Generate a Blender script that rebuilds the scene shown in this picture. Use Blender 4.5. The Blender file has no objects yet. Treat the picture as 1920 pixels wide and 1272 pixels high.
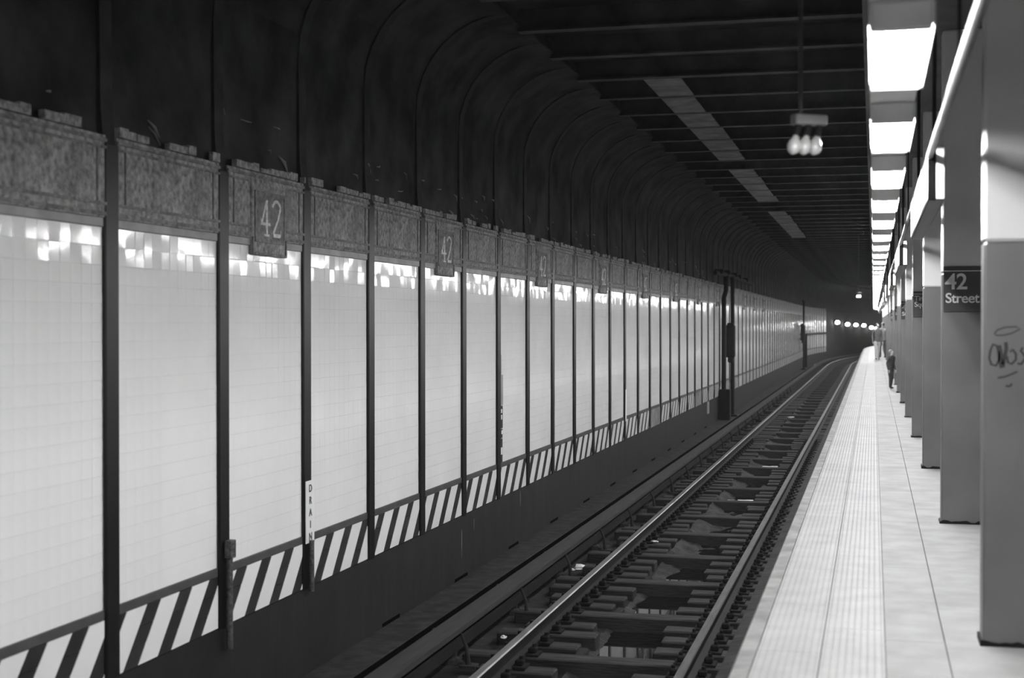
import bpy, bmesh, math, random
from mathutils import Vector, Matrix
from math import sin, cos, tan, atan, atan2, pi, sqrt
random.seed(42)
scene = bpy.context.scene
COL = scene.collection

# ------------------------------------------------------------------ camera, world, exposure
HAZE = 0.0005
H = 1.62                               # eye height above the platform
TH = math.atan(678.0 / 2666.7)         # the lens looks left of the track direction
cam_d = bpy.data.cameras.new('camera')
cam_d.lens = 50.0; cam_d.sensor_width = 36.0
cam_d.clip_start = 0.05; cam_d.clip_end = 600
cam_d.dof.use_dof = True; cam_d.dof.focus_distance = 17.0; cam_d.dof.aperture_fstop = 2.2
cam = bpy.data.objects.new('camera', cam_d); COL.objects.link(cam)
cam.location = (0, 0, H)
cam.rotation_euler = (pi / 2 - math.atan(28 / 2666.7), 0, TH)
scene.camera = cam
world = bpy.data.worlds.new('world'); scene.world = world
world.use_nodes = True
world.node_tree.nodes['Background'].inputs[0].default_value = (1, 1, 1, 1)
world.node_tree.nodes['Background'].inputs[1].default_value = 0.03
# thin scatter volume added to lift the blacks, as lens glare would
wn = world.node_tree
hz = wn.nodes.new('ShaderNodeVolumeScatter'); hz.inputs['Density'].default_value = HAZE; hz.inputs['Anisotropy'].default_value = 0.2
wn.links.new(hz.outputs[0], wn.nodes['World Output'].inputs['Volume'])
vs = scene.view_settings
vs.view_transform = 'Standard'; vs.look = 'None'; vs.gamma = 1.0; vs.use_curve_mapping = False
vs.exposure = 0.0
TUBE_POWER = 215.0

# ------------------------------------------------------------------ path: straight, then a bend to the right
S0, RAD = 93.0, 210.0
def P(s, x, z):
    if s <= S0: return (x, s, z)
    a = (s - S0) / RAD
    return (RAD - (RAD - x) * cos(a), S0 + (RAD - x) * sin(a), z)
def PR(s):
    return 0.0 if s <= S0 else -(s - S0) / RAD
def steps(s0, s1, ds=2.5, straight=None):
    out = [s0]
    if straight:
        s = s0 + straight
        while s < min(S0, s1) - 1e-4: out.append(s); s += straight
    elif s0 < S0 < s1: out.append(S0)
    s = max(S0, out[-1]) + ds
    while s < s1 - 1e-4:
        if s > out[-1]: out.append(s)
        s += ds
    out.append(s1)
    return out
def px(u, v, Y):
    """real point at distance Y along the platform that the photograph shows at (u, v)"""
    r = tan(atan((u - 960) / 2666.7) - TH)
    X = r * Y
    d = cos(TH) * Y - sin(TH) * X
    return X, Y, H - (v - 608) * d / 2666.7

# ------------------------------------------------------------------ materials
def M(name, col, rough=0.6, var=0.15, scale=6.0, bump=0.0, bscale=None, metal=0.0, spec=0.5, coat=0.0, detail=5.0,
      stretch=None, dirt=0.0, dscale=1.3):
    m = bpy.data.materials.new(name); m.use_nodes = True
    nt = m.node_tree; b = nt.nodes['Principled BSDF']
    tc = nt.nodes.new('ShaderNodeTexCoord'); mp = nt.nodes.new('ShaderNodeMapping')
    nt.links.new(tc.outputs['Object'], mp.inputs[0])
    if stretch: mp.inputs['Scale'].default_value = stretch
    n = nt.nodes.new('ShaderNodeTexNoise'); n.inputs['Scale'].default_value = scale; n.inputs['Detail'].default_value = detail
    nt.links.new(mp.outputs[0], n.inputs['Vector'])
    r = nt.nodes.new('ShaderNodeValToRGB')
    lo = max(0, col * (1 - var)); hi = min(1, col * (1 + var))
    r.color_ramp.elements[0].position = 0.3; r.color_ramp.elements[1].position = 0.7
    r.color_ramp.elements[0].color = (lo, lo, lo, 1); r.color_ramp.elements[1].color = (hi, hi, hi, 1)
    nt.links.new(n.outputs['Fac'], r.inputs[0])
    out = r.outputs[0]
    if dirt > 0:
        n2 = nt.nodes.new('ShaderNodeTexNoise'); n2.inputs['Scale'].default_value = dscale; n2.inputs['Detail'].default_value = 8
        nt.links.new(mp.outputs[0], n2.inputs['Vector'])
        r2 = nt.nodes.new('ShaderNodeValToRGB'); r2.color_ramp.elements[0].position = 0.38; r2.color_ramp.elements[1].position = 0.6
        k = 1 - dirt
        r2.color_ramp.elements[0].color = (k, k, k, 1); r2.color_ramp.elements[1].color = (1, 1, 1, 1)
        nt.links.new(n2.outputs['Fac'], r2.inputs[0])
        mx = nt.nodes.new('ShaderNodeMix'); mx.data_type = 'RGBA'; mx.blend_type = 'MULTIPLY'; mx.inputs[0].default_value = 1
        nt.links.new(out, mx.inputs[6]); nt.links.new(r2.outputs[0], mx.inputs[7]); out = mx.outputs[2]
    nt.links.new(out, b.inputs['Base Color'])
    b.inputs['Roughness'].default_value = rough; b.inputs['Metallic'].default_value = metal
    b.inputs['Specular IOR Level'].default_value = spec; b.inputs['Coat Weight'].default_value = coat
    b.inputs['Coat Roughness'].default_value = 0.08
    if bump > 0:
        nb = nt.nodes.new('ShaderNodeTexNoise'); nb.inputs['Scale'].default_value = bscale or scale * 2; nb.inputs['Detail'].default_value = 6
        nt.links.new(mp.outputs[0], nb.inputs['Vector'])
        bp = nt.nodes.new('ShaderNodeBump'); bp.inputs['Strength'].default_value = bump; bp.inputs['Distance'].default_value = 0.02
        nt.links.new(nb.outputs['Fac'], bp.inputs['Height']); nt.links.new(bp.outputs[0], b.inputs['Normal'])
    return m
def EM(name, strength):
    m = bpy.data.materials.new(name); m.use_nodes = True
    nt = m.node_tree; nt.nodes.remove(nt.nodes['Principled BSDF'])
    e = nt.nodes.new('ShaderNodeEmission'); e.inputs[1].default_value = strength
    nt.links.new(e.outputs[0], nt.nodes['Material Output'].inputs[0])
    return m
m_tile = M('white_glazed_tile', 0.80, 0.10, 0.05, 1.2, bump=0.035, bscale=9, spec=0.22)
m_grout = M('grey_grout', 0.7, 0.9, 0.2, 30)
m_dtile = M('black_glazed_tile', 0.022, 0.5, 0.3, 6, spec=0.25)
m_border = M('grey_border_tile', 0.25, 0.45, 0.25, 5, dirt=0.2)
m_border2 = M('dark_border_tile', 0.06, 0.5, 0.25, 5, spec=0.3)
m_frieze = M('mosaic_frieze', 0.32, 0.75, 0.55, 26, bump=0.5, bscale=60, dirt=0.35, dscale=3.5)
m_mould = M('mosaic_moulding', 0.19, 0.75, 0.5, 20, bump=0.5, bscale=50)
m_num = M('mosaic_numeral', 0.75, 0.6, 0.35, 40)
m_plaster = M('sooty_plaster', 0.042, 0.9, 0.6, 2.2, bump=0.5, bscale=5, dirt=0.4, spec=0.2)
m_beam = M('sooty_steel', 0.05, 0.7, 0.4, 3, spec=0.3)
m_post = M('dark_painted_steel', 0.008, 0.42, 0.3, 4, spec=0.2, bump=0.05)
m_lower = M('black_painted_concrete', 0.0085, 0.75, 0.35, 3, bump=0.25, spec=0.25, stretch=(1, 1, .4))
m_paleband = M('dusty_pale_tile', 0.34, 0.4, 0.3, 8)
m_bed = M('grimy_concrete', 0.014, 0.95, 0.6, 5, bump=0.6, bscale=14, spec=0.15)
m_ledge = M('dusty_ledge', 0.026, 0.9, 0.5, 6, bump=0.4, spec=0.15)
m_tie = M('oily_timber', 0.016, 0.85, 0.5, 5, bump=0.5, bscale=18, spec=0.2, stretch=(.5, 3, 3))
m_tietop = M('lit_tie_top', 0.03, 0.9, 0.6, 5, bump=0.5, bscale=18, spec=0.15, stretch=(.5, 3, 3))  # paler than the tie sides: light on top and shade below put into the colour
m_void = M('shade_and_frame_black', 0.003, 0.95, 0.3, 6, spec=0.0)  # black for painted shade by the third rail, slot openings and box frames
m_rib = M('black_rib_paint', 0.034, 0.8, 0.4, 4, spec=0.2)
m_plate = M('rusty_plate', 0.009, 0.9, 0.4, 12, spec=0.1)
m_railside = M('rusty_rail', 0.009, 0.8, 0.3, 10, spec=0.12)
m_railtop = M('polished_rail_head', 0.30, 0.42, 0.2, 8, metal=1.0, stretch=(4, .3, 1))
m_cover = M('weathered_board', 0.02, 0.8, 0.4, 6, bump=0.3, spec=0.3, stretch=(4, .3, 4))
m_water = M('dark_water', 0.008, 0.02, 0.1, 3, spec=0.9, bump=0.004, bscale=3)
m_water.node_tree.nodes['Principled BSDF'].inputs['IOR'].default_value = 1.5
m_muck = M('track_muck', 0.014, 0.8, 0.8, 9, bump=0.8, bscale=25, spec=0.2)
m_plat = M('platform_concrete', 0.29, 0.75, 0.12, 4, bump=0.08, bscale=60, dirt=0.12, dscale=1.0)
m_tact = M('tactile_tile', 0.32, 0.6, 0.08, 5, dirt=0.1, dscale=1.2)
m_edge = M('edge_board', 0.22, 0.75, 0.2, 6, dirt=0.35, dscale=4)
m_joint = M('joint_dirt', 0.14, 0.9, 0.3, 20)
m_colgrey = M('grey_enamel', 0.115, 0.4, 0.10, 2.5, bump=0.06, bscale=3, dirt=0.12)
m_colwhite = M('white_enamel', 0.70, 0.4, 0.06, 2.5)
m_sign = M('sign_black', 0.014, 0.4, 0.2, 5)
m_signwhite = M('sign_white', 0.75, 0.5, 0.05, 5)
m_hous = M('white_housing', 0.72, 0.5, 0.06, 5)
m_race = M('grey_raceway', 0.8, 0.55, 0.12, 5)
m_tube = EM('lit_tube', TUBE_POWER)
m_smallbulb = EM('lit_small_bulb', 6.0)
m_farlamp = EM('lit_far_lamp', 14.0)
m_soffit = M('dark_soffit', 0.07, 0.8, 0.3, 3)
m_fascia = M('white_fascia', 0.45, 0.5, 0.06, 4)
m_girder = M('grey_girder', 0.07, 0.5, 0.12, 4)
m_pipe = M('pale_conduit', 0.028, 0.45, 0.1, 8)
m_black = M('black_iron', 0.007, 0.7, 0.3, 8, spec=0.15)
m_patch = M('bare_concrete_patch', 0.16, 0.9, 0.4, 4, bump=0.3)
m_paper = M('white_paper_litter', 0.72, 0.8, 0.1, 8)
m_lampbox = M('grey_lamp_box', 0.14, 0.6, 0.2, 8)
m_bulb = M('frosted_glass', 0.28, 0.25, 0.05, 8)
m_ink = M('black_marker', 0.012, 0.6, 0.1, 8)
m_skin = M('skin', 0.36, 0.6, 0.08, 8)
m_hair = M('dark_hair', 0.02, 0.5, 0.2, 20)
m_darkcloth = M('dark_cloth', 0.03, 0.9, 0.4, 14)
m_checkcloth = M('mottled_cloth', 0.075, 0.9, 0.7, 30)
m_palecloth = M('pale_cloth', 0.45, 0.9, 0.15, 14)
m_greycloth = M('grey_cloth', 0.2, 0.9, 0.2, 14)
m_tag = M('worn_tag', 0.06, 0.6, 0.8, 40)
m_rubble = M('dark_cavity', 0.03, 0.9, 0.5, 20)

# ------------------------------------------------------------------ mesh helpers
class B:
    def __init__(s): s.v = []; s.f = []; s.mi = []
    def face(s, pts, mi=0):
        n = len(s.v); s.v += [tuple(p) for p in pts]; s.f.append(tuple(range(n, n + len(pts)))); s.mi.append(mi)
    def box(s, x0, x1, y0, y1, z0, z1, mi=0, ch=0.0):
        n = len(s.v)
        if ch <= 0:
            s.v += [(x, y, z) for z in (z0, z1) for y in (y0, y1) for x in (x0, x1)]
            for q in ((0, 2, 3, 1), (4, 5, 7, 6), (0, 1, 5, 4), (2, 6, 7, 3), (0, 4, 6, 2), (1, 3, 7, 5)):
                s.f.append(tuple(n + i for i in q)); s.mi.append(mi)
        else:
            bm = bmesh.new(); bmesh.ops.create_cube(bm, size=1)
            for v in bm.verts:
                v.co = Vector(((x0 + x1) / 2 + v.co.x * (x1 - x0), (y0 + y1) / 2 + v.co.y * (y1 - y0), (z0 + z1) / 2 + v.co.z * (z1 - z0)))
            bmesh.ops.bevel(bm, geom=bm.edges[:], offset=ch, segments=1, affect='EDGES')
            s.add(bm, mi); bm.free()
        return s
    def add(s, bm, mi=0):
        n = len(s.v); bm.verts.index_update()
        s.v += [tuple(v.co) for v in bm.verts]
        for f in bm.faces: s.f.append(tuple(n + v.index for v in f.verts)); s.mi.append(mi)
    def sweep(s, prof, ss, mi=0, close=True, caps=True):
        n = len(s.v); k = len(prof)
        for t in ss:
            for (x, z) in prof: s.v.append(P(t, x, z))
        for i in range(len(ss) - 1):
            for j in range(k if close else k - 1):
                a = n + i * k + j; b = n + i * k + (j + 1) % k
                s.f.append((a, b, b + k, a + k)); s.mi.append(mi if not isinstance(mi, (list, tuple)) else mi[j])
        if caps and close:
            m0 = mi if not isinstance(mi, (list, tuple)) else mi[0]
            s.f.append(tuple(n + j for j in range(k))[::-1]); s.mi.append(m0)
            e = n + (len(ss) - 1) * k
            s.f.append(tuple(e + j for j in range(k))); s.mi.append(m0)
        return s
    def tube(s, pts, r, seg=10, mi=0, cap=True):
        pts = [Vector(p) for p in pts]; n = len(s.v); k = len(pts)
        rr = r if isinstance(r, (list, tuple)) else [r] * k
        up = None
        for i, p in enumerate(pts):
            d = (pts[min(i + 1, k - 1)] - pts[max(i - 1, 0)]).normalized()
            if up is None: up = d.orthogonal().normalized()
            u = (up - d * up.dot(d)).normalized(); w = d.cross(u); up = u
            for j in range(seg):
                a = 2 * pi * j / seg; s.v.append(tuple(p + (u * cos(a) + w * sin(a)) * rr[i]))
        for i in range(k - 1):
            for j in range(seg):
                a = n + i * seg + j; b = n + i * seg + (j + 1) % seg
                s.f.append((a, b, b + seg, a + seg)); s.mi.append(mi)
        if cap:
            s.f.append(tuple(n + j for j in range(seg))[::-1]); s.mi.append(mi)
            e = n + (k - 1) * seg; s.f.append(tuple(e + j for j in range(seg))); s.mi.append(mi)
        return s
    def prism(s, poly, fn, t0, t1, mi=0):
        """poly of (a,b); fn(a,b,t)->xyz"""
        n = len(s.v); k = len(poly)
        for t in (t0, t1):
            for (a, b) in poly: s.v.append(tuple(fn(a, b, t)))
        s.f.append(tuple(n + j for j in range(k))[::-1]); s.mi.append(mi)
        s.f.append(tuple(n + k + j for j in range(k))); s.mi.append(mi)
        for j in range(k):
            a = n + j; b = n + (j + 1) % k
            s.f.append((a, b, b + k, a + k)); s.mi.append(mi)
        return s
    def mesh(s, name, mats, smooth=False):
        me = bpy.data.meshes.new(name); me.from_pydata(s.v, [], s.f)
        for m in (mats if isinstance(mats, (list, tuple)) else [mats]): me.materials.append(m)
        me.polygons.foreach_set('material_index', s.mi)
        if smooth: me.polygons.foreach_set('use_smooth', [True] * len(s.f))
        me.update()
        bm = bmesh.new(); bm.from_mesh(me); bmesh.ops.recalc_face_normals(bm, faces=bm.faces[:]); bm.to_mesh(me); bm.free()
        return me
    def obj(s, name, mats, parent=None, smooth=False):
        return link(name, s.mesh(name, mats, smooth), parent)
def link(name, me, parent=None, loc=None, rz=0.0):
    o = bpy.data.objects.new(name, me); COL.objects.link(o)
    if parent: o.parent = parent
    if loc is not None: o.location = loc
    o.rotation_euler = (0, 0, rz)
    return o
def tag(o, label, cat, group=None):
    o['label'] = label; o['category'] = cat
    if group: o['group'] = group
    return o
def struct(o): o['kind'] = 'structure'; return o
def stuff(o): o['kind'] = 'stuff'; return o
def thing(name, label, cat, loc=(0, 0, 0), rz=0, group=None):
    return tag(link(name, None, None, loc, rz), label, cat, group)
def text_mesh(name, body, size, bold=0.0, depth=0.003, align='LEFT'):
    c = bpy.data.curves.new(name, 'FONT'); c.body = body; c.size = size; c.offset = bold; c.extrude = depth
    c.align_x = align; c.space_character = 0.95
    o = bpy.data.objects.new(name, c); COL.objects.link(o)
    bpy.context.view_layer.update()
    dg = bpy.context.evaluated_depsgraph_get()
    me = bpy.data.meshes.new_from_object(o.evaluated_get(dg)); me.name = name
    bpy.data.objects.remove(o)
    return me
def ribbon(pts, w, b, fn, t0, t1):
    """flat stroke of width w (number or list) through 2-D points, as one solid strip"""
    k = len(pts); L = []; R = []
    for i, p in enumerate(pts):
        a = pts[max(i - 1, 0)]; c = pts[min(i + 1, k - 1)]
        dx, dy = c[0] - a[0], c[1] - a[1]; l = sqrt(dx * dx + dy * dy) or 1
        ww = w[i] if isinstance(w, (list, tuple)) else w
        nx, ny = -dy / l * ww / 2, dx / l * ww / 2
        L.append((p[0] + nx, p[1] + ny)); R.append((p[0] - nx, p[1] - ny))
    for i in range(k - 1):
        b.prism([L[i], L[i + 1], R[i + 1], R[i]], fn, t0, t1)

END = 150.0
BACK = -8.0
# ================================================================== TRACK BED
XL, XR = -2.87, -1.40                   # rail centre lines
RT = -1.0                               # rail head
b = B()
ss = steps(BACK, END)
b.sweep([(-4.42, -1.27), (-2.44, -1.27), (-2.44, -1.85), (-1.77, -1.85), (-1.77, -1.27), (-0.78, -1.27), (-0.78, -2.1), (-4.42, -2.1)], ss)
track_bed = struct(b.obj('track_bed', m_bed))
# dusty floor strip beside the wall
b = B(); b.sweep([(-4.43, -1.30), (-4.43, -1.20), (-4.03, -1.20), (-4.02, -1.205), (-4.02, -1.30)], ss, [0, 0, 0, 1, 1]); b.obj('ledge', [m_ledge, m_void], track_bed)  # track side face coloured black as shade
b = B(); b.sweep([(-4.02, -1.275), (-4.02, -1.266), (-3.70, -1.266), (-3.70, -1.275)], ss); b.obj('shadow_strip', m_void, track_bed)  # black strip painted on the floor for the shadow behind the cover board
WZ = -1.295
# water and muck in the drain trough
b = B(); 
for i, s in enumerate(range(4, 108, 4)):
    b.face([P(s, -2.44, WZ), P(s, -1.77, WZ), P(s + 4, -1.77, WZ), P(s + 4, -2.44, WZ)])
b.obj('water', m_water, track_bed)
b = B(); nx_, ny_ = 10, 420
g = {}
for j in range(ny_ + 1):
    y = 6 + j * 0.12
    for i in range(nx_ + 1):
        u = i / nx_
        x = -2.44 + 0.67 * u
        from mathutils import noise as mn
        hgt = -1.37 + 0.30 * max(0, 0.45 - u) ** 1.2 + 0.05 * mn.noise((x * 3, y * 1.4, 1)) + 0.045 * mn.noise((x * 14, y * 14, 4))
        if y > 15.6: hgt += 0.06 * min(1, (y - 15.6) / 2)
        g[i, j] = len(b.v); b.v.append((x, y, hgt))
for j in range(ny_):
    for i in range(nx_):
        b.f.append((g[i, j], g[i + 1, j], g[i + 1, j + 1], g[i, j + 1])); b.mi.append(0)
stuff(b.obj('muck', m_muck, track_bed, smooth=True))
# ties: long ones across the trough every fourth place, short blocks under each rail between
TP = 0.452
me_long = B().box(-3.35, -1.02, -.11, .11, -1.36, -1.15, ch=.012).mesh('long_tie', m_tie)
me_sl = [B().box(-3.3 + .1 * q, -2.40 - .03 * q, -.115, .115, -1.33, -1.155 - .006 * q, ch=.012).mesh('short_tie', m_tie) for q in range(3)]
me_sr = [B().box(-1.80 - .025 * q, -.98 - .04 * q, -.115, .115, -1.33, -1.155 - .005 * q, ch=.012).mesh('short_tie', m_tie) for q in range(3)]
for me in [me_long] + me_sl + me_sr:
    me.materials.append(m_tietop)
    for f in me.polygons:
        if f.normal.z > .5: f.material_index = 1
me_blk = B().box(-2.46, -2.385, -.2, .2, -1.7, -1.19, ch=.012).mesh('trough_block', m_bed)
me_pl = {}
for X in (XL, XR):
    q = B(); q.box(X - .17, X + .17, -.09, .09, -1.155, -1.135)
    for sx in (-1, 1):
        q.box(X + sx * .11 - .035, X + sx * .11 + .035, -.045, .045, -1.135, -1.085, ch=.012)
        q.tube([(X + sx * .12, 0, -1.09), (X + sx * .12, 0, -1.06)], .018, 6)
    me_pl[X] = q.mesh('tie_plate', m_plate)
fs = B(); n_short = 0
k = 0; s = 6.15
while s < 112:
    x0, y0, _ = P(s, 0, 0); loc = (0, 0, 0); rz = PR(s)
    px_, py_, _ = P(s, 0, 0)
    jx = random.uniform(-.03, .03); jr = random.uniform(-.015, .015)
    if k % 4 == 0:
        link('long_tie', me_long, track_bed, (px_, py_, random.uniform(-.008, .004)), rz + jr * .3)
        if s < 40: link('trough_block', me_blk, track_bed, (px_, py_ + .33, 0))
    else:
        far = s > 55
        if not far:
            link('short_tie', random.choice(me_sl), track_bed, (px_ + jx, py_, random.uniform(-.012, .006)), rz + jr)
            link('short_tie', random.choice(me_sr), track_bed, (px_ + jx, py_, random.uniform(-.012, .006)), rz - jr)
        else:
            for (a, c) in ((-3.3, -2.42), (-1.80, -.98)):
                fs.sweep([(a, -1.3), (c, -1.3), (c, -1.155), (a, -1.155)], [s - .115, s + .115])
    if s < 34:
        for X in (XL, XR): link('tie_plate', me_pl[X], track_bed, (px_, py_, 0), rz)
    k += 1; s += TP
stuff(fs.obj('short_tie_far', m_tie, track_bed))

# running rails
def rail(name, X, label):
    prof = [(-.07, -.152), (.07, -.152), (.07, -.14), (.012, -.115), (.010, -.045), (.036, -.035), (.036, -.010), (.028, -.0), (-.028, -.0),
            (-.036, -.010), (-.036, -.035), (-.010, -.045), (-.012, -.115), (-.07, -.14)]
    mi = [0, 0, 0, 0, 0, 0, 1, 1, 1, 0, 0, 0, 0, 0]
    q = B(); q.sweep([(X + a, RT + z) for a, z in prof], steps(BACK, 140, 2), mi)
    return tag(q.obj(name, [m_railside, m_railtop]), label, 'rail')
rail('running_rail', XL, 'polished running rail on the tiled wall side of the track')
rail('running_rail', XR, 'polished running rail nearest the platform edge')
# third rail with its protection board
t = thing('third_rail', 'covered third rail on brackets along the foot of the tiled wall', 'third rail')
q = B(); q.sweep([(-3.43, -1.09), (-3.33, -1.09), (-3.33, -1.00), (-3.43, -1.00)], steps(BACK, 140, 2)); q.obj('contact_rail', m_railside, t)
q = B(); q.sweep([(-3.50, -.93), (-3.40, -.93), (-3.40, -.89), (-3.50, -.89)], steps(BACK, 140, 2)); q.obj('cover_board', m_cover, t)
q = B(); q.sweep([(-3.394, -.935), (-3.30, -.935), (-3.292, -.925), (-3.294, -.884), (-3.394, -.884)], steps(BACK, 140, 2)); q.obj('cover_board', m_cover, t)
qb = B(); qb.box(-3.56, -3.28, -.035, .035, -1.20, -1.17); qb.box(-3.54, -3.50, -.025, .025, -1.2, -.91)
qb.tube([(-3.38, 0, -1.19), (-3.38, 0, -1.15), (-3.38, 0, -1.13), (-3.38, 0, -1.09)], [.07, .07, .045, .05], 10)
qb.tube([(-3.235, 0, -1.2), (-3.25, 0, -1.05), (-3.30, 0, -.93)], [.026, .016, .012], 8); qb.box(-3.30, -3.16, -.06, .06, -1.215, -1.19)
me_br = qb.mesh('bracket', m_ledge)
s = 9.2 - 2.06
while s < 60:
    link('bracket', me_br, t, (0, s, 0)); s += 2.06

# ================================================================== LEFT WALL
XW = -4.43
YP = lambda k: 7.65 + 1.51 * (k - 1)
NP = 70
TEND = 112.0
ZT0, ZT1 = -0.08, 2.195
ROWS, COLS = 20, 12
ROWH = (ZT1 - ZT0) / ROWS
b = B()
arc = [(-4.47, 3.6)]
for i in range(1, 9):
    a = i / 8 * pi / 2
    arc.append((-4.47 + .95 - .95 * cos(a), 3.75 + .95 * sin(a)))
ssw = steps(BACK, END)
wp = [(-4.434, -2.1), (-4.434, 2.60), (-4.452, 2.61), (-4.47, 2.80)] + arc + [(-4.9, 4.7), (-4.9, -2.1)]
b.sweep(wp, steps(BACK, TEND), [1, 0, 0] + [0] * (len(arc) + 3))
b.sweep(wp, steps(TEND, END), 2)
wall_left = struct(b.obj('wall_left', [m_plaster, m_grout, m_lower]))
# dark lower wall
b = B(); b.sweep([(-4.45, -2.0), (-4.414, -2.0), (-4.414, -.507), (-4.45, -.507)], ssw); b.obj('lower_wall', m_lower, wall_left)
# white tiles: the 300 that show largest one by one, the rest joined
TW = 0.1117; G = 0.0010; PR_ = 0.0045
def tile_geo(w, h, ch=.0016):
    q = B()
    a, c = w / 2 - .0002, h / 2 - G * .75
    x0, x1 = 0, PR_
    bk = [(x0, -a, -c), (x0, a, -c), (x0, a, c), (x0, -a, c)]
    fr = [(x1 - .0012, -a, -c), (x1 - .0012, a, -c), (x1 - .0012, a, c), (x1 - .0012, -a, c)]
    ft = [(x1, -a + ch, -c + ch), (x1, a - ch, -c + ch), (x1, a - ch, c - ch), (x1, -a + ch, c - ch)]
    q.face(ft)
    for i in range(4):
        j = (i + 1) % 4
        q.face([fr[i], fr[j], ft[j], ft[i]]); q.face([bk[i], bk[j], fr[j], fr[i]])
    return q
tg = tile_geo(TW, ROWH)
me_tile = tg.mesh('wall_tile', m_tile)
rest = B(); n_single = 0
bays = []
for k in range(-1, NP):
    y0 = YP(k) + .085
    for c in range(COLS):
        bays.append((k, c, y0 + (c + .5) * (1.34 / COLS)))
for (k, c, y) in bays:
    vis = y > 6.45
    if y > TEND: continue
    for r in range(ROWS):
        z = ZT0 + (r + .5) * ROWH
        tz = random.gauss(0, .0035); ty = random.gauss(0, .004)
        if r >= ROWS - 2: ty = random.gauss(0, .016); tz = random.gauss(0, .014)
        if vis and n_single < 300:
            o = link('wall_tile', me_tile, wall_left, (XW - PR_, y, z)); o.rotation_euler = (0, ty, tz); n_single += 1
        elif y < 60:
            R_ = Matrix.Rotation(tz, 3, 'Z') @ Matrix.Rotation(ty, 3, 'Y')
            n = len(rest.v)
            X0, Y0, Z0 = XW - PR_, y, z
            for v in tg.v:
                w = R_ @ Vector(v); rest.v.append((w.x + X0, w.y + Y0, w.z + Z0))
            for f in tg.f: rest.f.append(tuple(n + i for i in f)); rest.mi.append(0)
        else:
            rz = PR(y); a = TW / 2 - .001; cz = ROWH / 2 - .001
            e = random.gauss(0, .0012); e2 = random.gauss(0, .0012)
            rest.face([P(y - a, XW + e - e2, z - cz), P(y + a, XW + e + e2, z - cz), P(y + a, XW - e + e2, z + cz), P(y - a, XW - e - e2, z + cz)])
o = stuff(rest.obj('wall_tile_rest', m_tile, wall_left))
# borders, frieze, cartouches
me_bt = B().box(0, .018, -.67, .67, -.0275, .0275, ch=.004).mesh('border_strip', m_border)
me_bb = B().box(0, .016, -.67, .67, -.03, .03, ch=.004).mesh('border_strip', m_border2)
def frieze_geo(seed):
    rr = random.Random(seed); q = B()
    q.box(0, .02, -.69, .69, 2.252, 2.74)
    for (z0, z1, d) in ((2.262, 2.285, .028), (2.325, 2.343, .03), (2.66, 2.675, .03), (2.70, 2.72, .032)):
        q.box(.0, d, -.69, .69, z0, z1, 1)
    for y in (-.6, .585): q.box(0, .029, y, y + .015, 2.343, 2.66, 1)
    y = -.69
    while y < .68:
        w = min(rr.choice((.11, .15, .19)), .69 - y); h = rr.choice((.0, .03, .05, .045, .06))
        if h > 0: q.box(0, .03 + rr.random() * .012, y + .004, y + w - .004, 2.745, 2.745 + h)
        y += w
    return q
me_fr = [frieze_geo(i).mesh('frieze_panel', [m_frieze, m_mould]) for i in range(5)]
cq = B(); cq.box(0, .034, -.31, .31, 2.13, 2.70, 0, ch=.008)
cq.box(.034, .040, -.25, .25, 2.25, 2.58, 1)
for (y0, y1, z0, z1) in ((-.31, .31, 2.13, 2.15), (-.31, -.29, 2.13, 2.26), (.29, .31, 2.13, 2.26), (-.27, .27, 2.58, 2.605), (-.27, .27, 2.225, 2.25), (-.27, -.25, 2.225, 2.605), (.25, .27, 2.225, 2.605)):
    cq.box(.030, .044, y0, y1, z0, z1, 1)
me_cart = cq.mesh('number_plaque', [m_frieze, m_mould])
nq = B(); fn = lambda a, c, t: (t, a, c)
four = [([(.055, .27), (-.005, .095)], .018), ([(-.012, .095), (.105, .095)], .018), ([(.060, .275), (.060, .02)], .026), ([(.03, .012), (.09, .012)], .014), ([(-.012, .13), (-.012, .085)], .012)]
two = []
pts = [(.135, .225)]
for i in range(11):
    a = pi - i / 10 * pi * 1.15; pts.append((.185 + .05 * cos(a), .225 + .05 * sin(a)))
pts += [(.205, .14), (.16, .06), (.14, .025)]
two = [(pts, .022), ([(.14, .018), (.235, .018)], .024), ([(.233, .01), (.243, .06)], .012)]
for (p, w) in four + two: ribbon([(a * 1.4 - .16, c + 2.27) for a, c in p], w * 1.15, nq, fn, .036, .048)
me_num = nq.mesh('numeral', m_num)
pq = B(); pq.box(0, .026, -.08, .08, -.52, 2.7, ch=.01); me_post = pq.mesh('steel_post', m_post)
pr = B()
L_ = [(-4.44, 2.69), (-4.39, 2.69), (-4.39, 3.6)]
inner = [(-4.452 + .932 - .932 * cos(i / 8 * pi / 2), 3.75 + .932 * sin(i / 8 * pi / 2)) for i in range(9)]
outer = [(-4.475 + .955 - .955 * cos(i / 8 * pi / 2), 3.75 + .95 * sin(i / 8 * pi / 2)) for i in range(9)]
side = [(-4.425, 2.69), (-4.445, 2.95)] + inner; sideo = [(-4.47, 2.69), (-4.475, 2.95)] + outer
for i in range(len(side) - 1):
    for (y0, y1) in ((-.07, .07),):
        a, c, d, e = side[i], side[i + 1], sideo[i + 1], sideo[i]
        pr.face([(a[0], y0, a[1]), (a[0], y1, a[1]), (c[0], y1, c[1]), (c[0], y0, c[1])])
        pr.face([(a[0], y0, a[1]), (c[0], y0, c[1]), (d[0], y0, d[1]), (e[0], y0, e[1])])
        pr.face([(a[0], y1, a[1]), (c[0], y1, c[1]), (d[0], y1, d[1]), (e[0], y1, e[1])])
me_rib = pr.mesh('haunch_rib', m_rib)
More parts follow.
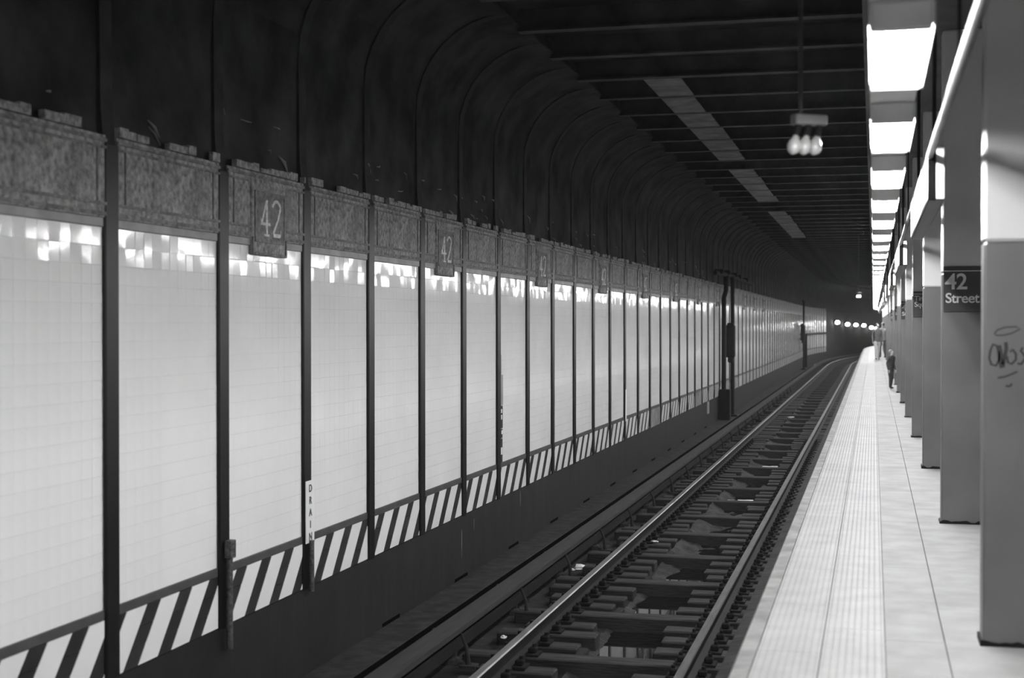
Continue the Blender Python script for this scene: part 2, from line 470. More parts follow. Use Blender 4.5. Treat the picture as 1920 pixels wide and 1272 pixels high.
for k in range(-1, NP):
    y = YP(k)
    if y > TEND + 1: break
    p0 = P(y, XW - .002, 0)
    link('steel_post', me_post, wall_left, (p0[0], p0[1], 0), PR(y))
    p1 = P(y, 0, 0); link('haunch_rib', me_rib, wall_left, (p1[0], p1[1], 0), PR(y))
    ym = y + .755
    if ym > TEND - .5: continue
    p2 = P(ym, XW - .004, 0); rz = PR(ym)
    link('border_strip', me_bt, wall_left, (p2[0], p2[1], 2.2225), rz)
    link('border_strip', me_bb, wall_left, (p2[0], p2[1], -.11), rz)
    link('frieze_panel', me_fr[k % 5], wall_left, (p2[0], p2[1], 0), rz)
    if k % 3 == 2 and y < 60:
        link('number_plaque', me_cart, wall_left, (p2[0], p2[1], 0), rz)
        if y < 60:
            link('numeral', me_num, wall_left, (p2[0], p2[1], 0), rz)
        
# hazard band: dark tile rows with pale joints, white slanted stripes
ZS0, ZS1 = -.505, -.142
b = B()
rows3 = [ZS0, ZS0 + .121, ZS0 + .242, ZS1]
for i in range(3):
    b2 = B(); b2.sweep([(-4.445, rows3[i] + .002), (-4.425, rows3[i] + .002), (-4.425, rows3[i + 1] - .002), (-4.445, rows3[i + 1] - .002)], [BACK, 48.4]); b2.obj('dark_tile_row', m_dtile, wall_left)
b = B(); b.sweep([(-4.445, ZS0), (-4.425, ZS0), (-4.425, ZS1), (-4.445, ZS1)], steps(48.4, TEND)); b.obj('pale_tile_row', m_paleband, wall_left)
def clip(poly, y0, y1):
    for (lim, sg) in ((y0, 1), (y1, -1)):
        out = []
        for i in range(len(poly)):
            p, q = poly[i], poly[(i + 1) % len(poly)]
            ip, iq = (p[0] - lim) * sg >= 0, (q[0] - lim) * sg >= 0
            if ip: out.append(p)
            if ip != iq:
                u = (lim - p[0]) / (q[0] - p[0]); out.append((lim, p[1] + u * (q[1] - p[1])))
        poly = out
        if len(poly) < 3: return None
    return poly
PERIOD = 1.51 / 3.5
SKIP = {15, 20}
for k in range(-1, 29):
    y0, y1 = YP(k) + .06, YP(k + 1) - .06
    if k in SKIP:
        q = B(); q.box(-4.43, -4.418, y0, y1, ZS0, ZS1); q.obj('patched_tile', m_patch, wall_left); continue
    i = int((y0 - 5) / PERIOD) - 2
    while True:
        yb = 4.95 + i * PERIOD
        if yb > y1: break
        poly = clip([(yb, ZS0 + .004), (yb + .245, ZS0 + .004), (yb + .245 + .30, ZS1), (yb + .30, ZS1)], y0, y1)
        if poly:
            q = B(); q.prism(poly, lambda a, c, t: (t, a, c), -4.43, -4.4215); q.obj('white_stripe', m_tile, wall_left)
        i += 1
# scupper slots along the foot of the wall
me_slot = B().box(-4.42, -4.411, -.28, .22, -1.2, -1.165).mesh('drain_slot', m_void)
s = 12.75
for i in range(12): link('drain_slot', me_slot, wall_left, (0, s + 2.36 * i, 0))
# broken tile edge beside the seventh post
yb = YP(7)
for (z0, z1, w, m, d) in ((ZT0, .22, .11, m_rubble, .02), (.22, .34, .10, m_rubble, .022), (.34, .62, .12, m_rubble, .02), (.62, 1.0, .14, m_border, .018), (1.0, 1.25, .07, m_border, .016)):
    q = B(); q.box(XW - .005, XW + d, yb + .06, yb + .06 + w, z0 + .004, z1 - .004, ch=.004); q.obj('broken_tile', m, wall_left)
for (z, h, w, y) in ((.02, .09, .06, .08), (.27, .05, .08, .1), (.45, .06, .04, .09), (.53, .05, .06, .07)):
    q = B(); q.box(XW, XW + .026, yb + y, yb + y + w, z, z + h, ch=.004); q.obj('broken_tile', m_tile, wall_left)
q = B(); q.box(XW - .005, XW + .014, yb + .075, yb + .085, 1.2, 2.2); q.obj('cracked_joint', m_rubble, wall_left)
for (y, z0, z1) in ((15.1, -.98, -.66), (17.8, -.74, -.54), (15.6, -.75, -.6)):
    q = B(); q.prism([(y - .006, z1), (y - .012, (z0 + z1) / 2), (y - .002, z0), (y + .006, z0 + .03), (y + .012, (z0 + z1) / 2 + .04), (y + .008, z1)], lambda a, c, t: (t, a, c), -4.416, -4.4125)
    q.obj('lime_streak', m_patch, wall_left)
# plaster scars above the frieze
q = B()
for i in range(60):
    y = random.uniform(6.5, 40); z = random.uniform(2.84, 3.15); l = random.uniform(.04, .2)
    a = random.uniform(-.7, .1)
    q.tube([(-4.465, y, z), (-4.45, y + l * .4, z + l * .4 * a), (-4.465, y + l, z + l * a + random.uniform(-.02, .02))], [.004, random.uniform(.006, .014), .003], 5)
stuff(q.obj('plaster_scar', m_border, wall_left))

# ================================================================== PLATFORM
XE, XT0, XT1, XT2, XJ = -.645, -.556, -.246, .061, .355
b = B(); b.sweep([(XE + .03, -.02), (5.0, -.02), (5.0, -.9), (-.78, -.9), (-.78, -.30), (XE + .03, -.24)], ss)
floor = struct(b.obj('floor', m_joint))
b = B(); b.sweep([(-.80, -1.3), (-.80, -.24), (XE + .05, -.2), (XE + .05, -2.0)], ss); b.obj('platform_wall', m_bed, floor)
gap = .0035
s = 3.0; k = 0
while s < 128:
    L = 1.83
    q = B(); q.sweep([(XE, -.22), (XT0 - gap, -.22), (XT0 - gap, .0), (XE + .008, .0), (XE, -.01)], steps(s + .002, s + L - .002)); q.obj('edge_board', m_edge, floor); s += L
for (xa, xb, off) in ((XT0, XT1, .0), (XT1, XT2, .61)):
    s = 3.0 + off - 1.22 + .46
    while s < 128:
        q = B(); q.sweep([(xa + gap, -.03), (xb - gap, -.03), (xb - gap, .004), (xa + gap, .004)], steps(s + .0025, s + 1.22 - .0025)); q.obj('tactile_panel', m_tact, floor); s += 1.22
for (xa, xb, off, L) in ((XT2, XJ, 0, 2.26), (XJ, 4.99, 0.9, 2.26)):
    s = 3.0 + off - 2.26
    while s < 130:
        q = B(); q.sweep([(xa + gap, -.03), (xb - gap, -.03), (xb - gap, 0), (xa + gap, 0)], steps(s + .002, s + L - .002)); q.obj('floor_slab', m_plat, floor); s += L
q = B(); q.box(XE, 5, BACK, 3.0 - 2.26, -.03, 0); q.obj('floor_slab', m_plat, floor)
q = B(); q.box(XE, XT2, .3, 3.0, -.03, -.002); q.obj('floor_slab', m_plat, floor)
# raised domes
q = B(); pitch = .0342; nc = 6
rad0, rad1, hd = .0092, .0060, .0022
for (xa, xb) in ((XT0, XT1), (XT1, XT2)):
    cx0 = (xa + xb) / 2 - pitch * 4
    for c in range(9):
        y = 5.6
        while y < 60:
            x = cx0 + c * pitch; n = len(q.v)
            for (r_, z_) in ((rad0, .0035), (rad1, .004 + hd)):
                for j in range(nc): q.v.append((x + r_ * cos(j * pi / 3), y + r_ * sin(j * pi / 3), z_))
            for j in range(nc):
                jj = (j + 1) % nc; q.f.append((n + j, n + jj, n + nc + jj, n + nc + j)); q.mi.append(0)
            q.f.append(tuple(n + nc + j for j in range(nc))); q.mi.append(0)
            y += pitch
stuff(q.obj('tactile_dome', m_tact, floor))

# ================================================================== CEILING
b = B(); b.sweep([(-3.6, 4.86), (.1, 4.86), (.1, 5.1), (-5, 5.1), (-5, 4.6), (-3.52, 4.68)], ss)
ceiling = struct(b.obj('ceiling', m_plaster))
ib = B()
ib.box(-3.55, .02, -.075, .075, 4.62, 4.64); ib.box(-3.55, .02, -.01, .01, 4.64, 4.87)
me_ib = ib.mesh('ceiling_beam', m_beam)
for k in range(-6, 72):
    y = 6.7 + 1.51 * (k - 1)
    if y > 120: break
    p = P(y, 0, 0); link('ceiling_beam', me_ib, ceiling, (p[0], p[1], 0), PR(y))
ZS = 4.0
# lower roof over the platform
b = B(); b.sweep([(-.09, ZS), (5.0, ZS), (5.0, 5.1), (-.09, 5.1)], ss); b.obj('platform_soffit', m_soffit, ceiling)
# lighter strips of bare concrete between the beams
for k in range(8, 30):
    if k in (14, 20, 21): continue
    y = 6.7 + 1.51 * (k - 1)
    q = B(); q.box(-2.75, -2.28 + random.uniform(-.04, .03), y + .08, y + 1.43, 4.622, 4.64); q.obj('concrete_patch', m_patch, ceiling)
# right hand back wall and ends
b = B(); b.sweep([(5.0, -1), (5.2, -1), (5.2, 5.1), (5.0, 5.1)], ss); struct(b.obj('wall_right', m_fascia))
b = B(); b.box(-5, 5.2, BACK - .2, BACK, -2.1, 5.1); struct(b.obj('wall_back', m_plaster))

# ================================================================== PLATFORM COLUMNS
CX0, CX1, CD = .535, .935, .20
ZP = 2.035
def column(k, label, white, group=None):
    y = 7.5 + 4.53 * k
    p = P(y, 0, 0); rz = PR(y)
    t = thing('platform_column', label, 'column', (p[0], p[1], 0), rz, group)
    q = B(); q.box(CX0, CX1, 0, CD, 0.0, ZP, ch=.014); q.obj('shaft', m_colgrey, t)
    q = B(); q.box(CX0, CX1, 0, CD, ZP, ZS, ch=.014); q.obj('upper_shaft', m_colwhite, t)
    rr = random.Random(k); q = B()
    n = 14; pts = [(CX0 - .012, 0.0)] + [(CX0 - .012 + (CX1 - CX0 + .024) * i / n, .012 + rr.random() * .022) for i in range(n + 1)] + [(CX1 + .012, 0)]
    q.prism(pts, lambda a, c, tt: (a, tt, c), -.006, CD + .006); q.obj('base_collar', m_black, t)
    return t
ords = ['nearest', 'second', 'third', 'fourth', 'fifth', 'sixth', 'seventh', 'eighth', 'ninth', 'tenth', 'eleventh', 'twelfth', 'thirteenth', 'fourteenth', 'fifteenth', 'sixteenth', 'seventeenth', 'eighteenth', 'nineteenth', 'twentieth']
for k in range(-2, 26):
    white = k % 2 == 0
    if k < 0: lab, g = 'platform column standing out of the picture behind the camera', 'platform columns behind the camera'
    elif k == 0: lab, g = 'nearest grey platform column with a black graffiti tag and white upper part', 'platform columns'
    elif k == 1: lab, g = 'grey platform column carrying the sign that reads 42 Street', 'platform columns'
    elif k == 3: lab, g = 'grey platform column carrying the sign that reads Times Square', 'platform columns'
    elif k < 10: lab, g = '%s platform column from the camera, painted %s' % (ords[k], 'grey with a white upper part' if white else 'grey all the way up'), 'platform columns'
    else: lab, g = 'small distant grey platform column at the far end of the row', 'distant platform columns'
    if k < 0: continue
    column(k, lab, white, g)
# station signs on every second column
W_, HS = .385, .37
def sign(k, lines, label):
    y = 7.5 + 4.53 * k
    p = P(y, 0, 0)
    t = thing('station_sign', label, 'sign', (p[0], p[1] - .012, 0), PR(y), 'station name signs on the columns')
    z1 = 2.10 - .012; x0 = CX0 + .012
    q = B(); q.box(x0, x0 + W_ - .01, 0, .010, z1 - HS, z1, ch=.003); pl = q.obj('plate', m_sign, t)
    q = B(); q.box(x0 + .006, x0 + W_ - .014, -.002, 0, z1 - .042, z1 - .036); q.obj('line', m_signwhite, pl)
    for (body, size, dz, dx) in lines:
        me = text_mesh('lettering', body, size, bold=size * .014)
        me.materials.clear(); me.materials.append(m_signwhite)
        o = link('lettering', me, pl, (x0 + dx, -.001, z1 - dz)); o.rotation_euler = (pi / 2, 0, 0)
    return t
sg42 = [('42', .18, .185, .012), ('Street', .112, .295, .014)]
sgts = [('Times', .098, .135, .016), ('Square', .098, .22, .016)]
sign(1, sg42, 'black sign reading 42 Street in white on the second column')
sign(3, sgts, 'black sign reading Times Square in white on the fourth column')
sign(5, sg42, 'small black sign with white lettering on the sixth column')
sign(7, sgts, 'small black sign with white lettering on the eighth column')
sign(9, sg42, 'tiny black sign with white lettering on the tenth column')
# graffiti on the nearest column
yg = 7.5 - .002
def gp(u, v):
    X, _, Z = px(u, v, yg); return (X, Z)
strokes = [
    ([(1871, 650), (1862, 646), (1857, 658), (1855, 672), (1859, 684), (1868, 686), (1873, 676), (1874, 660)], 4.5),
    ([(1872, 648), (1875, 660), (1876, 675), (1880, 690)], 10), ([(1886, 642), (1887, 655), (1884, 668), (1881, 684)], 7),
    ([(1888, 668), (1890, 680), (1897, 683), (1905, 675), (1905, 664), (1899, 656), (1894, 660)], 4.5),
    ([(1918, 652), (1914, 658), (1919, 664), (1923, 672), (1915, 683), (1908, 682)], 4.5),
    ([(1864, 627), (1870, 619), (1885, 614), (1905, 613), (1913, 617), (1898, 625), (1882, 629), (1866, 629)], 2.5),
    ([(1871, 709), (1884, 707), (1897, 702), (1908, 697)], 3.5), ([(1886, 724), (1893, 725), (1898, 720)], 4)]
gt = thing('graffiti_tag', 'black scrawled marker tag on the nearest column', 'graffiti')
for (pts, w) in strokes:
    q = B(); ribbon([gp(*p) for p in pts], w * .0026, q, lambda a, c, tt: (a, tt, c), yg - .0005, yg + .0015); q.obj('stroke', m_ink, gt)

# long sign boxes hung between every second pair of columns, fed by a conduit
BX0, BX1, BZ0, BZ1 = .29, .385, H + .69, H + .985
PX, PZ = .30, 2.555
def sign_box(k, label, group):
    y0, y1 = 7.5 + 4.53 * k + .75, 7.5 + 4.53 * (k + 1) - .01
    L = y1 - y0
    p = P(y0, 0, 0)
    t = thing('sign_box', label, 'sign box', (p[0], p[1], 0), PR(y0 + L / 2), group)
    q = B(); q.box(BX0 + .006, BX1, .006, L, BZ0, BZ1, ch=.006); q.obj('case', m_girder, t)
    q = B(); q.box(BX0, BX0 + .006, .03, L - .02, BZ0 + .012, BZ1 - .012); q.obj('side_panel', m_fascia, t)
    q = B(); q.box(BX0, BX0 + .042, -.012, .006, BZ0, BZ1, ch=.004); q.obj('end_frame', m_void, t)
    q = B(); q.box(BX0 + .044, BX0 + .09, -.008, .006, BZ0 + .004, BZ1 - .006, ch=.004); q.obj('end_panel', m_fascia, t)
    for yy in (.4, L - .4):
        q = B(); q.tube([(.34, yy, BZ1 - .01), (.34, yy, ZS)], .012, 8); q.obj('hanger', m_black, t)
sbl = ['white faced sign box hanging between the nearest and second columns', 'white faced sign box hanging between the third and fourth columns',
       'white faced sign box hanging between the fifth and sixth columns']
for i, k in enumerate(range(0, 20, 2)):
    sign_box(k, sbl[i] if i < 3 else 'tiny distant white faced sign box between far columns', 'sign boxes between the columns' if i < 3 else 'distant sign boxes')
def conduit(y0, y1, label):
    ct = thing('conduit', label, 'pipe')
    q = B(); q.tube([P(y, PX, PZ) for y in (y0, (y0 + y1) / 2, y1)], .019, 10); q.obj('pipe', m_pipe, ct, smooth=True)
    n = 2
    for i in range(n):
        y = y0 + (y1 - y0) * (i + .5) / n
        q = B(); q.tube([(PX, y, PZ), (PX, y, ZS)], .006, 6); q.obj('hanger', m_black, ct)
conduit(-3.0, 8.235, 'pale conduit slanting down to the nearest sign box')
conduit(12.02, 17.295, 'pale conduit between the two nearest sign boxes')
conduit(21.08, 26.35, 'pale conduit joining the third sign box')

# ================================================================== FLUORESCENT ROW
LX, LZ = .088, H + 1.03
race = tag(B().sweep([(LX - .107, LZ + .075), (LX + .107, LZ + .075), (LX + .107, LZ + .12), (LX - .107, LZ + .12)], steps(BACK, 124)).obj('light_raceway', m_race),
           'grey steel raceway carrying the row of fluorescent lights', 'raceway')
me_rod = B().tube([(LX, 0, LZ + .12), (LX, 0, ZS)], .012, 8).mesh('hanger_rod', m_race)
fq = B()
fq.sweep([(-.107, .0), (-.107, -.005), (-.05, .05), (.05, .05), (.107, -.005), (.107, .0), (.07, .074), (-.07, .074)], [-.64, .64])
fq.box(.107, .113, -.645, .645, -.028, .07)
me_ref = fq.mesh('reflector', m_hous)
tq = B()
tubes = []
for sx in (-.042, .042):
    tubes.append(B().tube([(sx, -.61, 0), (sx, .61, 0)], .019, 10).mesh('tube', m_tube, smooth=True))
eq = B()
for (y0, y1) in ((.61, .66), (-.66, -.61)): eq.box(-.105, .105, y0, y1, -.012, .07, ch=.006)
me_ends = [B().box(-.105, .105, .612, .655, -.03, .07, ch=.008).mesh('end_socket', m_hous), B().box(-.105, .105, -.655, -.612, -.03, .07, ch=.008).mesh('end_socket', m_hous)]
nf = 0
for k in range(-4, 60):
    y = 5.03 + .64 + 2.3 * k
    if y > 122: break
    p = P(y, LX, LZ); rz = PR(y)
    if k < 0: lab, g = 'fluorescent fixture above the camera, out of the picture', 'fixtures above the camera'
    elif k < 20: lab, g = '%s lit twin tube fixture in the row over the platform' % (ords[k] if k else 'largest and nearest'), 'fluorescent fixtures over the platform'
    else: lab, g = 'tiny distant lit fixture at the far end of the light row', 'distant fluorescent fixtures'
    t = thing('light_fixture', lab, 'light', p, rz, g)
    link('reflector', me_ref, t)
    for me in tubes: link('tube', me, t)
    for me in me_ends: link('end_socket', me, t)
    link('hanger_rod', me_rod, race, (P(y, 0, 0)[0], P(y, 0, 0)[1], 0), rz)

# ================================================================== HANGING BULB CLUSTERS
def cluster(Y, u, v, label, lit, sc=1.0):
    X, _, Z = px(u, v, Y)
    t = thing('bulb_cluster', label, 'lamp', (X, Y, Z), 0.55)
    q = B(); q.box(-.085, .085, -.03, .03, -.025, .025, ch=.006); q.obj('bracket', m_lampbox, t)
    q = B(); q.tube([(-.045, 0, .02), (-.045, 0, 4.63 - Z)], .011, 8); q.obj('rod', m_beam, t)
    for i in (-1, 0, 1):
        x = i * .055
        q = B(); q.tube([(x, 0, -.02), (x - .012, -.01, -.06), (x - .025, -.02, -.085)], [.016, .016, .02], 8); q.obj('socket', m_black, t)
        pr_ = [(.0, .015), (.016, .018), (.038, .029), (.062, .034), (.085, .027), (.098, .012), (.101, .002)]
        d = Vector((-.35, -.25, -.9)).normalized(); o = Vector((x - .022, -.018, -.078))
        q = B(); q.tube([o + d * a for a, r in pr_], [r for a, r in pr_], 12); q.obj('bulb', m_smallbulb if lit else m_bulb, t, smooth=True)
    return t
cluster(6.9, 1516, 226, 'cluster of three unlit bulbs hanging on a rod over the track edge', False)
cluster(50.0, 1611, 549, 'tiny far cluster of three lit bulbs over the track', True)

# ================================================================== WALL FITTINGS
def on_wall(k): return YP(k)
# DRAIN sign
y3 = YP(3)
t = thing('drain_sign', 'narrow white vertical sign reading DRAIN on the third wall post', 'sign', (-4.398, y3 + .01, 0))
q = B(); q.box(0, .008, -.085, .085, -.14, .36, ch=.002); pl = q.obj('plate', m_signwhite, t)
for i, ch in enumerate('DRAIN'):
    me = text_mesh('letter', ch, .085, bold=.0012, align='CENTER'); me.materials.clear(); me.materials.append(m_ink)
    o = link('letter', me, pl, (.008, 0, .27 - i * .097)); o.rotation_euler = (pi / 2, 0, pi / 2)
t = tag(B().tube([(-4.375, y3, -.53), (-4.375, y3, -.12)], .022, 10).obj('drain_pipe', m_tag), 'short worn pipe under the white DRAIN sign', 'pipe')
y2 = YP(2)
t = thing('standpipe', 'worn pipe with a small weathered tag on the second wall post', 'pipe', (-4.372, y2, 0))
q = B(); q.tube([(0, 0, -.66), (0, 0, .02)], .024, 10); q.obj('pipe', m_tag, t)
q = B(); q.box(-.02, .032, -.04, .04, -.02, .105, ch=.004); q.obj('worn_plate', m_tag, t)
q = B(); 
for z in (.0, .04, .075): q.box(.032, .034, -.022, .02, z, z + .008)
q.obj('mark', m_ink, t)
X, Y, Z = px(237, 1268, 7.9)
q = B(); q.box(-4.414, -4.395, 7.62, 7.88, -.70, -.57, ch=.004)
tag(q.obj('wall_plate', m_border), 'pale plate at the foot of the nearest wall post', 'plate')
y15 = YP(13)
tag(B().box(-4.40, -4.392, y15 - .05, y15 + .05, ZS1 - .02, .42, ch=.002).obj('marker_strip', m_signwhite), 'thin pale marker strip on the thirteenth wall post', 'sign')
X, Y, Z = px(1328, 765, 36)
tag(B().box(-4.416, -4.40, 39.0, 39.45, -.85, -.52, ch=.004).obj('number_plate', m_border), 'small pale plate on the black wall below the striped band', 'plate')

# ================================================================== SIGNALS ON THE LEFT WALL
def signal(Yc, label, box):
    p = P(Yc, -4.18, 0)
    t = thing('signal', label, 'signal', (p[0], p[1], 0), PR(Yc))
    q = B(); q.tube([(0, 0, -1.22), (0, 0, 3.0), (-.06, 0, 3.1)], .06, 10); q.obj('mast', m_black, t)
    q = B(); q.box(-.16, .16, -.2, .2, -1.25, -1.14, ch=.02); q.obj('base', m_black, t)
    q = B()
    q.box(-.18, .10, -.34, -.07, .6, 1.6, ch=.04); q.box(-.14, .07, -.30, -.09, 1.58, 1.66, ch=.03); q.box(-.12, .05, -.28, -.1, .45, .62, ch=.03); hd_ = q.obj('head', m_black, t)
    for z in (.78, 1.1, 1.42):
        q = B(); q.tube([(-.0, -.29, z), (-.0, -.44, z)], [.085, .095], 12); q.obj('lens_hood', m_black, hd_)
    for z in (.66, .95, 1.5):
        q = B(); q.box(-.27, -.17, -.24, -.16, z, z + .07, ch=.01); q.obj('lug', m_black, hd_)
    if box:
        q = B(); q.tube([(-.1, -1.6, -1.22), (-.1, -1.6, 2.4), (-.05, -1.5, 2.6), (-.05, -1.4, 3.05)], .07, 10); q.obj('cable_riser', m_black, t)
        q = B(); q.box(-.2, .1, -1.85, -1.45, -1.2, -.3, ch=.02); q.obj('cable_box', m_black, t)
        q = B(); q.tube([(-.1, -4.0, 3.05), (-.05, 0, 3.1), (-.05, 7.5, 3.05)], .06, 10); q.obj('cable_duct', m_black, t)
        for y, z in ((-3.2, 3.1), (-1.2, 3.14), (1, 3.14), (2.4, 3.12), (5, 3.1)):
            q = B(); q.box(-.2, .05, y - .1, y + .1, z - .05, z + .08, ch=.02); q.obj('duct_clamp', m_black, t)
    return t
signal(43.8, 'black railway signal with mast, head and cable box against the tiled wall', True)
signal(89.5, 'small distant black railway signal where the track starts to bend', False)
# far wall after the tiles: recessed refuge with lamps
fw = thing('wall_frame', 'dark frame around the last stretch of tiled wall at the bend', 'frame')
q = B(); q.sweep([(-4.42, .85), (-4.36, .85), (-4.36, 1.0), (-4.42, 1.0)], steps(95, 112)); q.obj('rail_bar', m_black, fw)
q = B(); q.sweep([(-4.42, -1.2), (-4.2, -1.2), (-4.2, 1.0), (-4.42, 1.0)], [94.4, 95.0]); q.obj('jamb', m_black, fw)
for i, (s, z) in enumerate(((116.3, 1.75), (121.8, 1.6), (126.0, 1.55), (129.8, 1.5), (133.3, 1.3), (135.6, 1.2))):
    p = P(s, -4.13, z)
    t = thing('tunnel_lamp', '%s white lamp from the left in the far tunnel row' % ords[i].replace('nearest', 'first'), 'lamp', p, PR(s), 'tunnel lamps at the bend')
    bm = bmesh.new(); bmesh.ops.create_uvsphere(bm, u_segments=14, v_segments=8, radius=1)
    for v in bm.verts: v.co = Vector((v.co.x * .20, v.co.y * .26, v.co.z * .15))
    q = B(); q.add(bm); bm.free(); q.obj('globe', m_farlamp, t, smooth=True)
    q = B(); q.box(-.29, -.1, -.15, .15, -.06, .26, ch=.02); q.obj('bracket', m_black, t)

# ================================================================== LITTER
def litter(u, v, zc, size, label, seed, flat=.45):
    # find the point on height zc
    r = (u - 1638) / (v - 608); h = H - zc
    X = r * h * cos(TH); d = 2666.7 * h / (v - 608); Y = (d + sin(TH) * X) / cos(TH)
    rr = random.Random(seed); bm = bmesh.new(); bmesh.ops.create_icosphere(bm, subdivisions=2, radius=1)
    for w in bm.verts:
        k_ = 1 + rr.uniform(-.35, .35); w.co = Vector((w.co.x * k_ * size, w.co.y * k_ * size * .7, max(-.3, w.co.z * k_) * size * flat))
    q = B(); q.add(bm); bm.free()
    o = q.obj('litter', m_paper); o.location = (X, Y, zc + .3 * size * flat)
    o.rotation_euler = (0, 0, rr.uniform(0, 3))
    return tag(o, label, 'litter', 'paper litter on the track')
litter(1088, 1068, -1.20, .075, 'crumpled white paper between the third rail and the left running rail', 1, .5)
litter(1072, 1071, -1.20, .04, 'small paper scrap beside the largest crumpled paper on the track', 2)
litter(945, 1198, -1.16, .04, 'pale scrap beside the left running rail, lowest in the picture', 3)
litter(1406, 1060, -1.20, .05, 'curved white scrap right of the platform side rail', 4, .7)
litter(1432, 1043, -1.20, .05, 'crumpled white scrap against the platform wall', 5)
litter(1380, 1170, -1.20, .035, 'tiny white scrap lying below the platform edge', 6)
litter(1345, 1210, -1.20, .04, 'faint grey scrap beside the platform side rail in the foreground', 7, .3)
litter(1229, 1017, -1.14, .05, 'flat white scrap on a tie beside the left running rail', 8, .2)
litter(1307, 1012, -1.275, .03, 'bright speck lying in the drain trough', 9)
litter(1275, 1268, -1.275, .05, 'bright wet rag at the near end of the drain trough', 10)
litter(1484, 783, -1.14, .12, 'flat white scrap far up the track on a tie', 11, .1)
litter(1314, 901, -1.2, .06, 'pale scrap between third rail and running rail halfway up the track', 12, .3)
litter(1530, 685, -1.2, .1, 'tiny bright scrap far up the track', 13)
litter(1503, 892, -1.2, .05, 'pale scrap below the platform edge halfway up the track', 14, .3)
def sliver(u0, u1, v, zc, label):
    h = H - zc
    pts = []
    for u in (u0, u1):
        r = (u - 1638) / (v - 608); X = r * h * cos(TH); d = 2666.7 * h / (v - 608); pts.append((X, (d + sin(TH) * X) / cos(TH)))
    q = B(); n = 7
    rr = random.Random(u0)
    L = [(pts[0][0] + (pts[1][0] - pts[0][0]) * i / n, pts[0][1] + (pts[1][1] - pts[0][1]) * i / n) for i in range(n + 1)]
    for i in range(n):
        w = .03 + rr.random() * .05
        q.box(L[i][0], L[i + 1][0] + .004, L[i][1] - w, L[i][1] + w, zc - .01, zc + .004 + rr.random() * .006)
    return tag(q.obj('litter', m_paper), label, 'litter', 'paper litter on the track')
sliver(1297, 1336, 1058, -1.28, 'long ragged pale sheet lying in the drain trough')
sliver(1430, 1458, 876, -1.28, 'bright flat strip lying in the trough halfway up the track')
sliver(1362, 1412, 940, -1.28, 'row of pale scraps in the trough between two long ties')

# ================================================================== PEOPLE
def skin_person(label, X, Y, rz, height, joints, top, leg, hair, parts_split=.5, coat=None):
    """one skinned body; clothing follows by material zones, hair is a child"""
    t = thing('person', label, 'person', (X, Y, 0), rz)
    s = height / 1.7
    V, E, R = joints
    me = bpy.data.meshes.new('body'); me.from_pydata([Vector(v) * s for v in V], E, [])
    o = link('body', me, t)
    sk = o.modifiers.new('skin', 'SKIN'); sk.use_smooth_shade = True
    for i, r in enumerate(R):
        me.skin_vertices[0].data[i].radius = (r[0] * s, r[1] * s) if isinstance(r, tuple) else (r * s, r * s)
    me.skin_vertices[0].data[0].use_root = True
    o.modifiers.new('sub', 'SUBSURF').levels = 1; o.modifiers['sub'].render_levels = 2
    bpy.context.view_layer.update()
    dg = bpy.context.evaluated_depsgraph_get()
    m2 = bpy.data.meshes.new_from_object(o.evaluated_get(dg)); m2.name = 'body'
    o.modifiers.clear(); o.data = m2
    m2.materials.clear()
    for m in (m_skin, top, leg, m_black): m2.materials.append(m)
    for f in m2.polygons:
        c = f.center / s
        hand = abs(c.x) > .19 and c.z < .83 and c.z > .6
        f.material_index = 0 if (c.z > 1.45 or hand) else 1 if c.z > .86 or (abs(c.x) > .19 and c.z > .6) else 3 if c.z < .09 else 2
        f.use_smooth = True
    # hair cap
    bm = bmesh.new(); bmesh.ops.create_icosphere(bm, subdivisions=3, radius=1)
    for v in bm.verts: v.co = Vector((v.co.x * .088, v.co.y * .108 + .012, v.co.z * .115 + 1.605)) * s
    bmesh.ops.delete(bm, geom=[v for v in bm.verts if v.co.z < 1.53 * s or (v.co.y < -.055 * s and v.co.z < 1.63 * s)], context='VERTS')
    q = B(); q.add(bm); bm.free(); q.obj('hair', hair, t, smooth=True)
    for sx in (-1, 1):
        q = B(); bm = bmesh.new(); bmesh.ops.create_icosphere(bm, subdivisions=1, radius=.011 * s)
        for v in bm.verts: v.co += Vector((sx * .032, -.083, 1.585)) * s
        q.add(bm); bm.free(); q.obj('eye', m_ink, t)
    return t
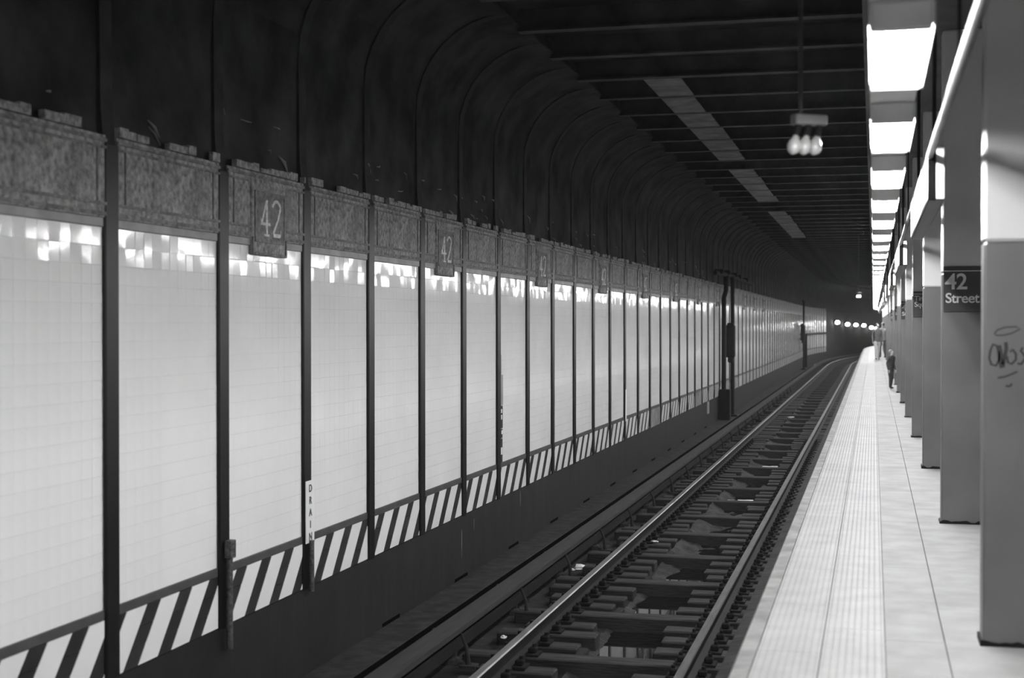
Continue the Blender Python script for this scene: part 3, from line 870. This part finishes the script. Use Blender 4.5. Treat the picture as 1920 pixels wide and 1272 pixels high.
def human(stride=.06, lean=0.0, arm=.0):
    V = [(0, 0, .93), (0, -.01 - lean * .3, 1.10), (0, -.005 - lean * .7, 1.30), (0, .0 - lean, 1.42), (0, -.01 - lean, 1.50), (0, -.02 - lean, 1.585), (0, -.02 - lean, 1.66), (0, -.098 - lean, 1.57)]
    R = [(.15, .10), (.13, .095), (.16, .10), (.09, .07), .052, (.078, .09), (.06, .075), .014]
    E = [(0, 1), (1, 2), (2, 3), (3, 4), (4, 5), (5, 6), (5, 7)]
    for sx in (-1, 1):
        n = len(V)
        V += [(sx * .17, .0 - lean * .9, 1.385), (sx * .225, .03 - arm * .1, 1.11), (sx * .235, -.05 - arm, .86), (sx * .235, -.075 - arm, .80)]
        R += [.062, .047, .033, (.036, .026)]
        E += [(2, n), (n, n + 1), (n + 1, n + 2), (n + 2, n + 3)]
        h = n + 3
        for fi, (fx, fl) in enumerate(((-.026, .062), (-.009, .075), (.009, .07), (.026, .055))):
            m = len(V); V += [(sx * .235 + fx * .4, -.085 - arm + fx, .77), (sx * .232 + fx * .3, -.085 - arm + fx * 1.1, .77 - fl)]
            R += [.011, .008]; E += [(h, m), (m, m + 1)]
        m = len(V); V += [(sx * .21, -.115 - arm, .79), (sx * .205, -.125 - arm, .75)]; R += [.011, .009]; E += [(h, m), (m, m + 1)]
        n = len(V); st = stride * sx
        V += [(sx * .09, .0, .84), (sx * .1, -.02 + st * .6, .49), (sx * .1, .02 + st, .09), (sx * .11, -.12 + st, .04)]
        R += [.092, .062, .042, (.042, .034)]
        E += [(0, n), (n, n + 1), (n + 1, n + 2), (n + 2, n + 3)]
    return V, E, R
skin_person('person in a dark mottled jacket and pale trousers standing far down the platform edge', .16, 66.0, .4, 1.66, human(.1, .03), m_checkcloth, m_palecloth, m_hair)
skin_person('person in a pale grey top and dark trousers beside a far column', .42, 70.0, -.4, 1.68, human(.05), m_greycloth, m_darkcloth, m_hair)
skin_person('small person in dark clothes peeking out from behind a column', .415, 36.6, .9, .98, human(.05, .05), m_darkcloth, m_darkcloth, m_greycloth)
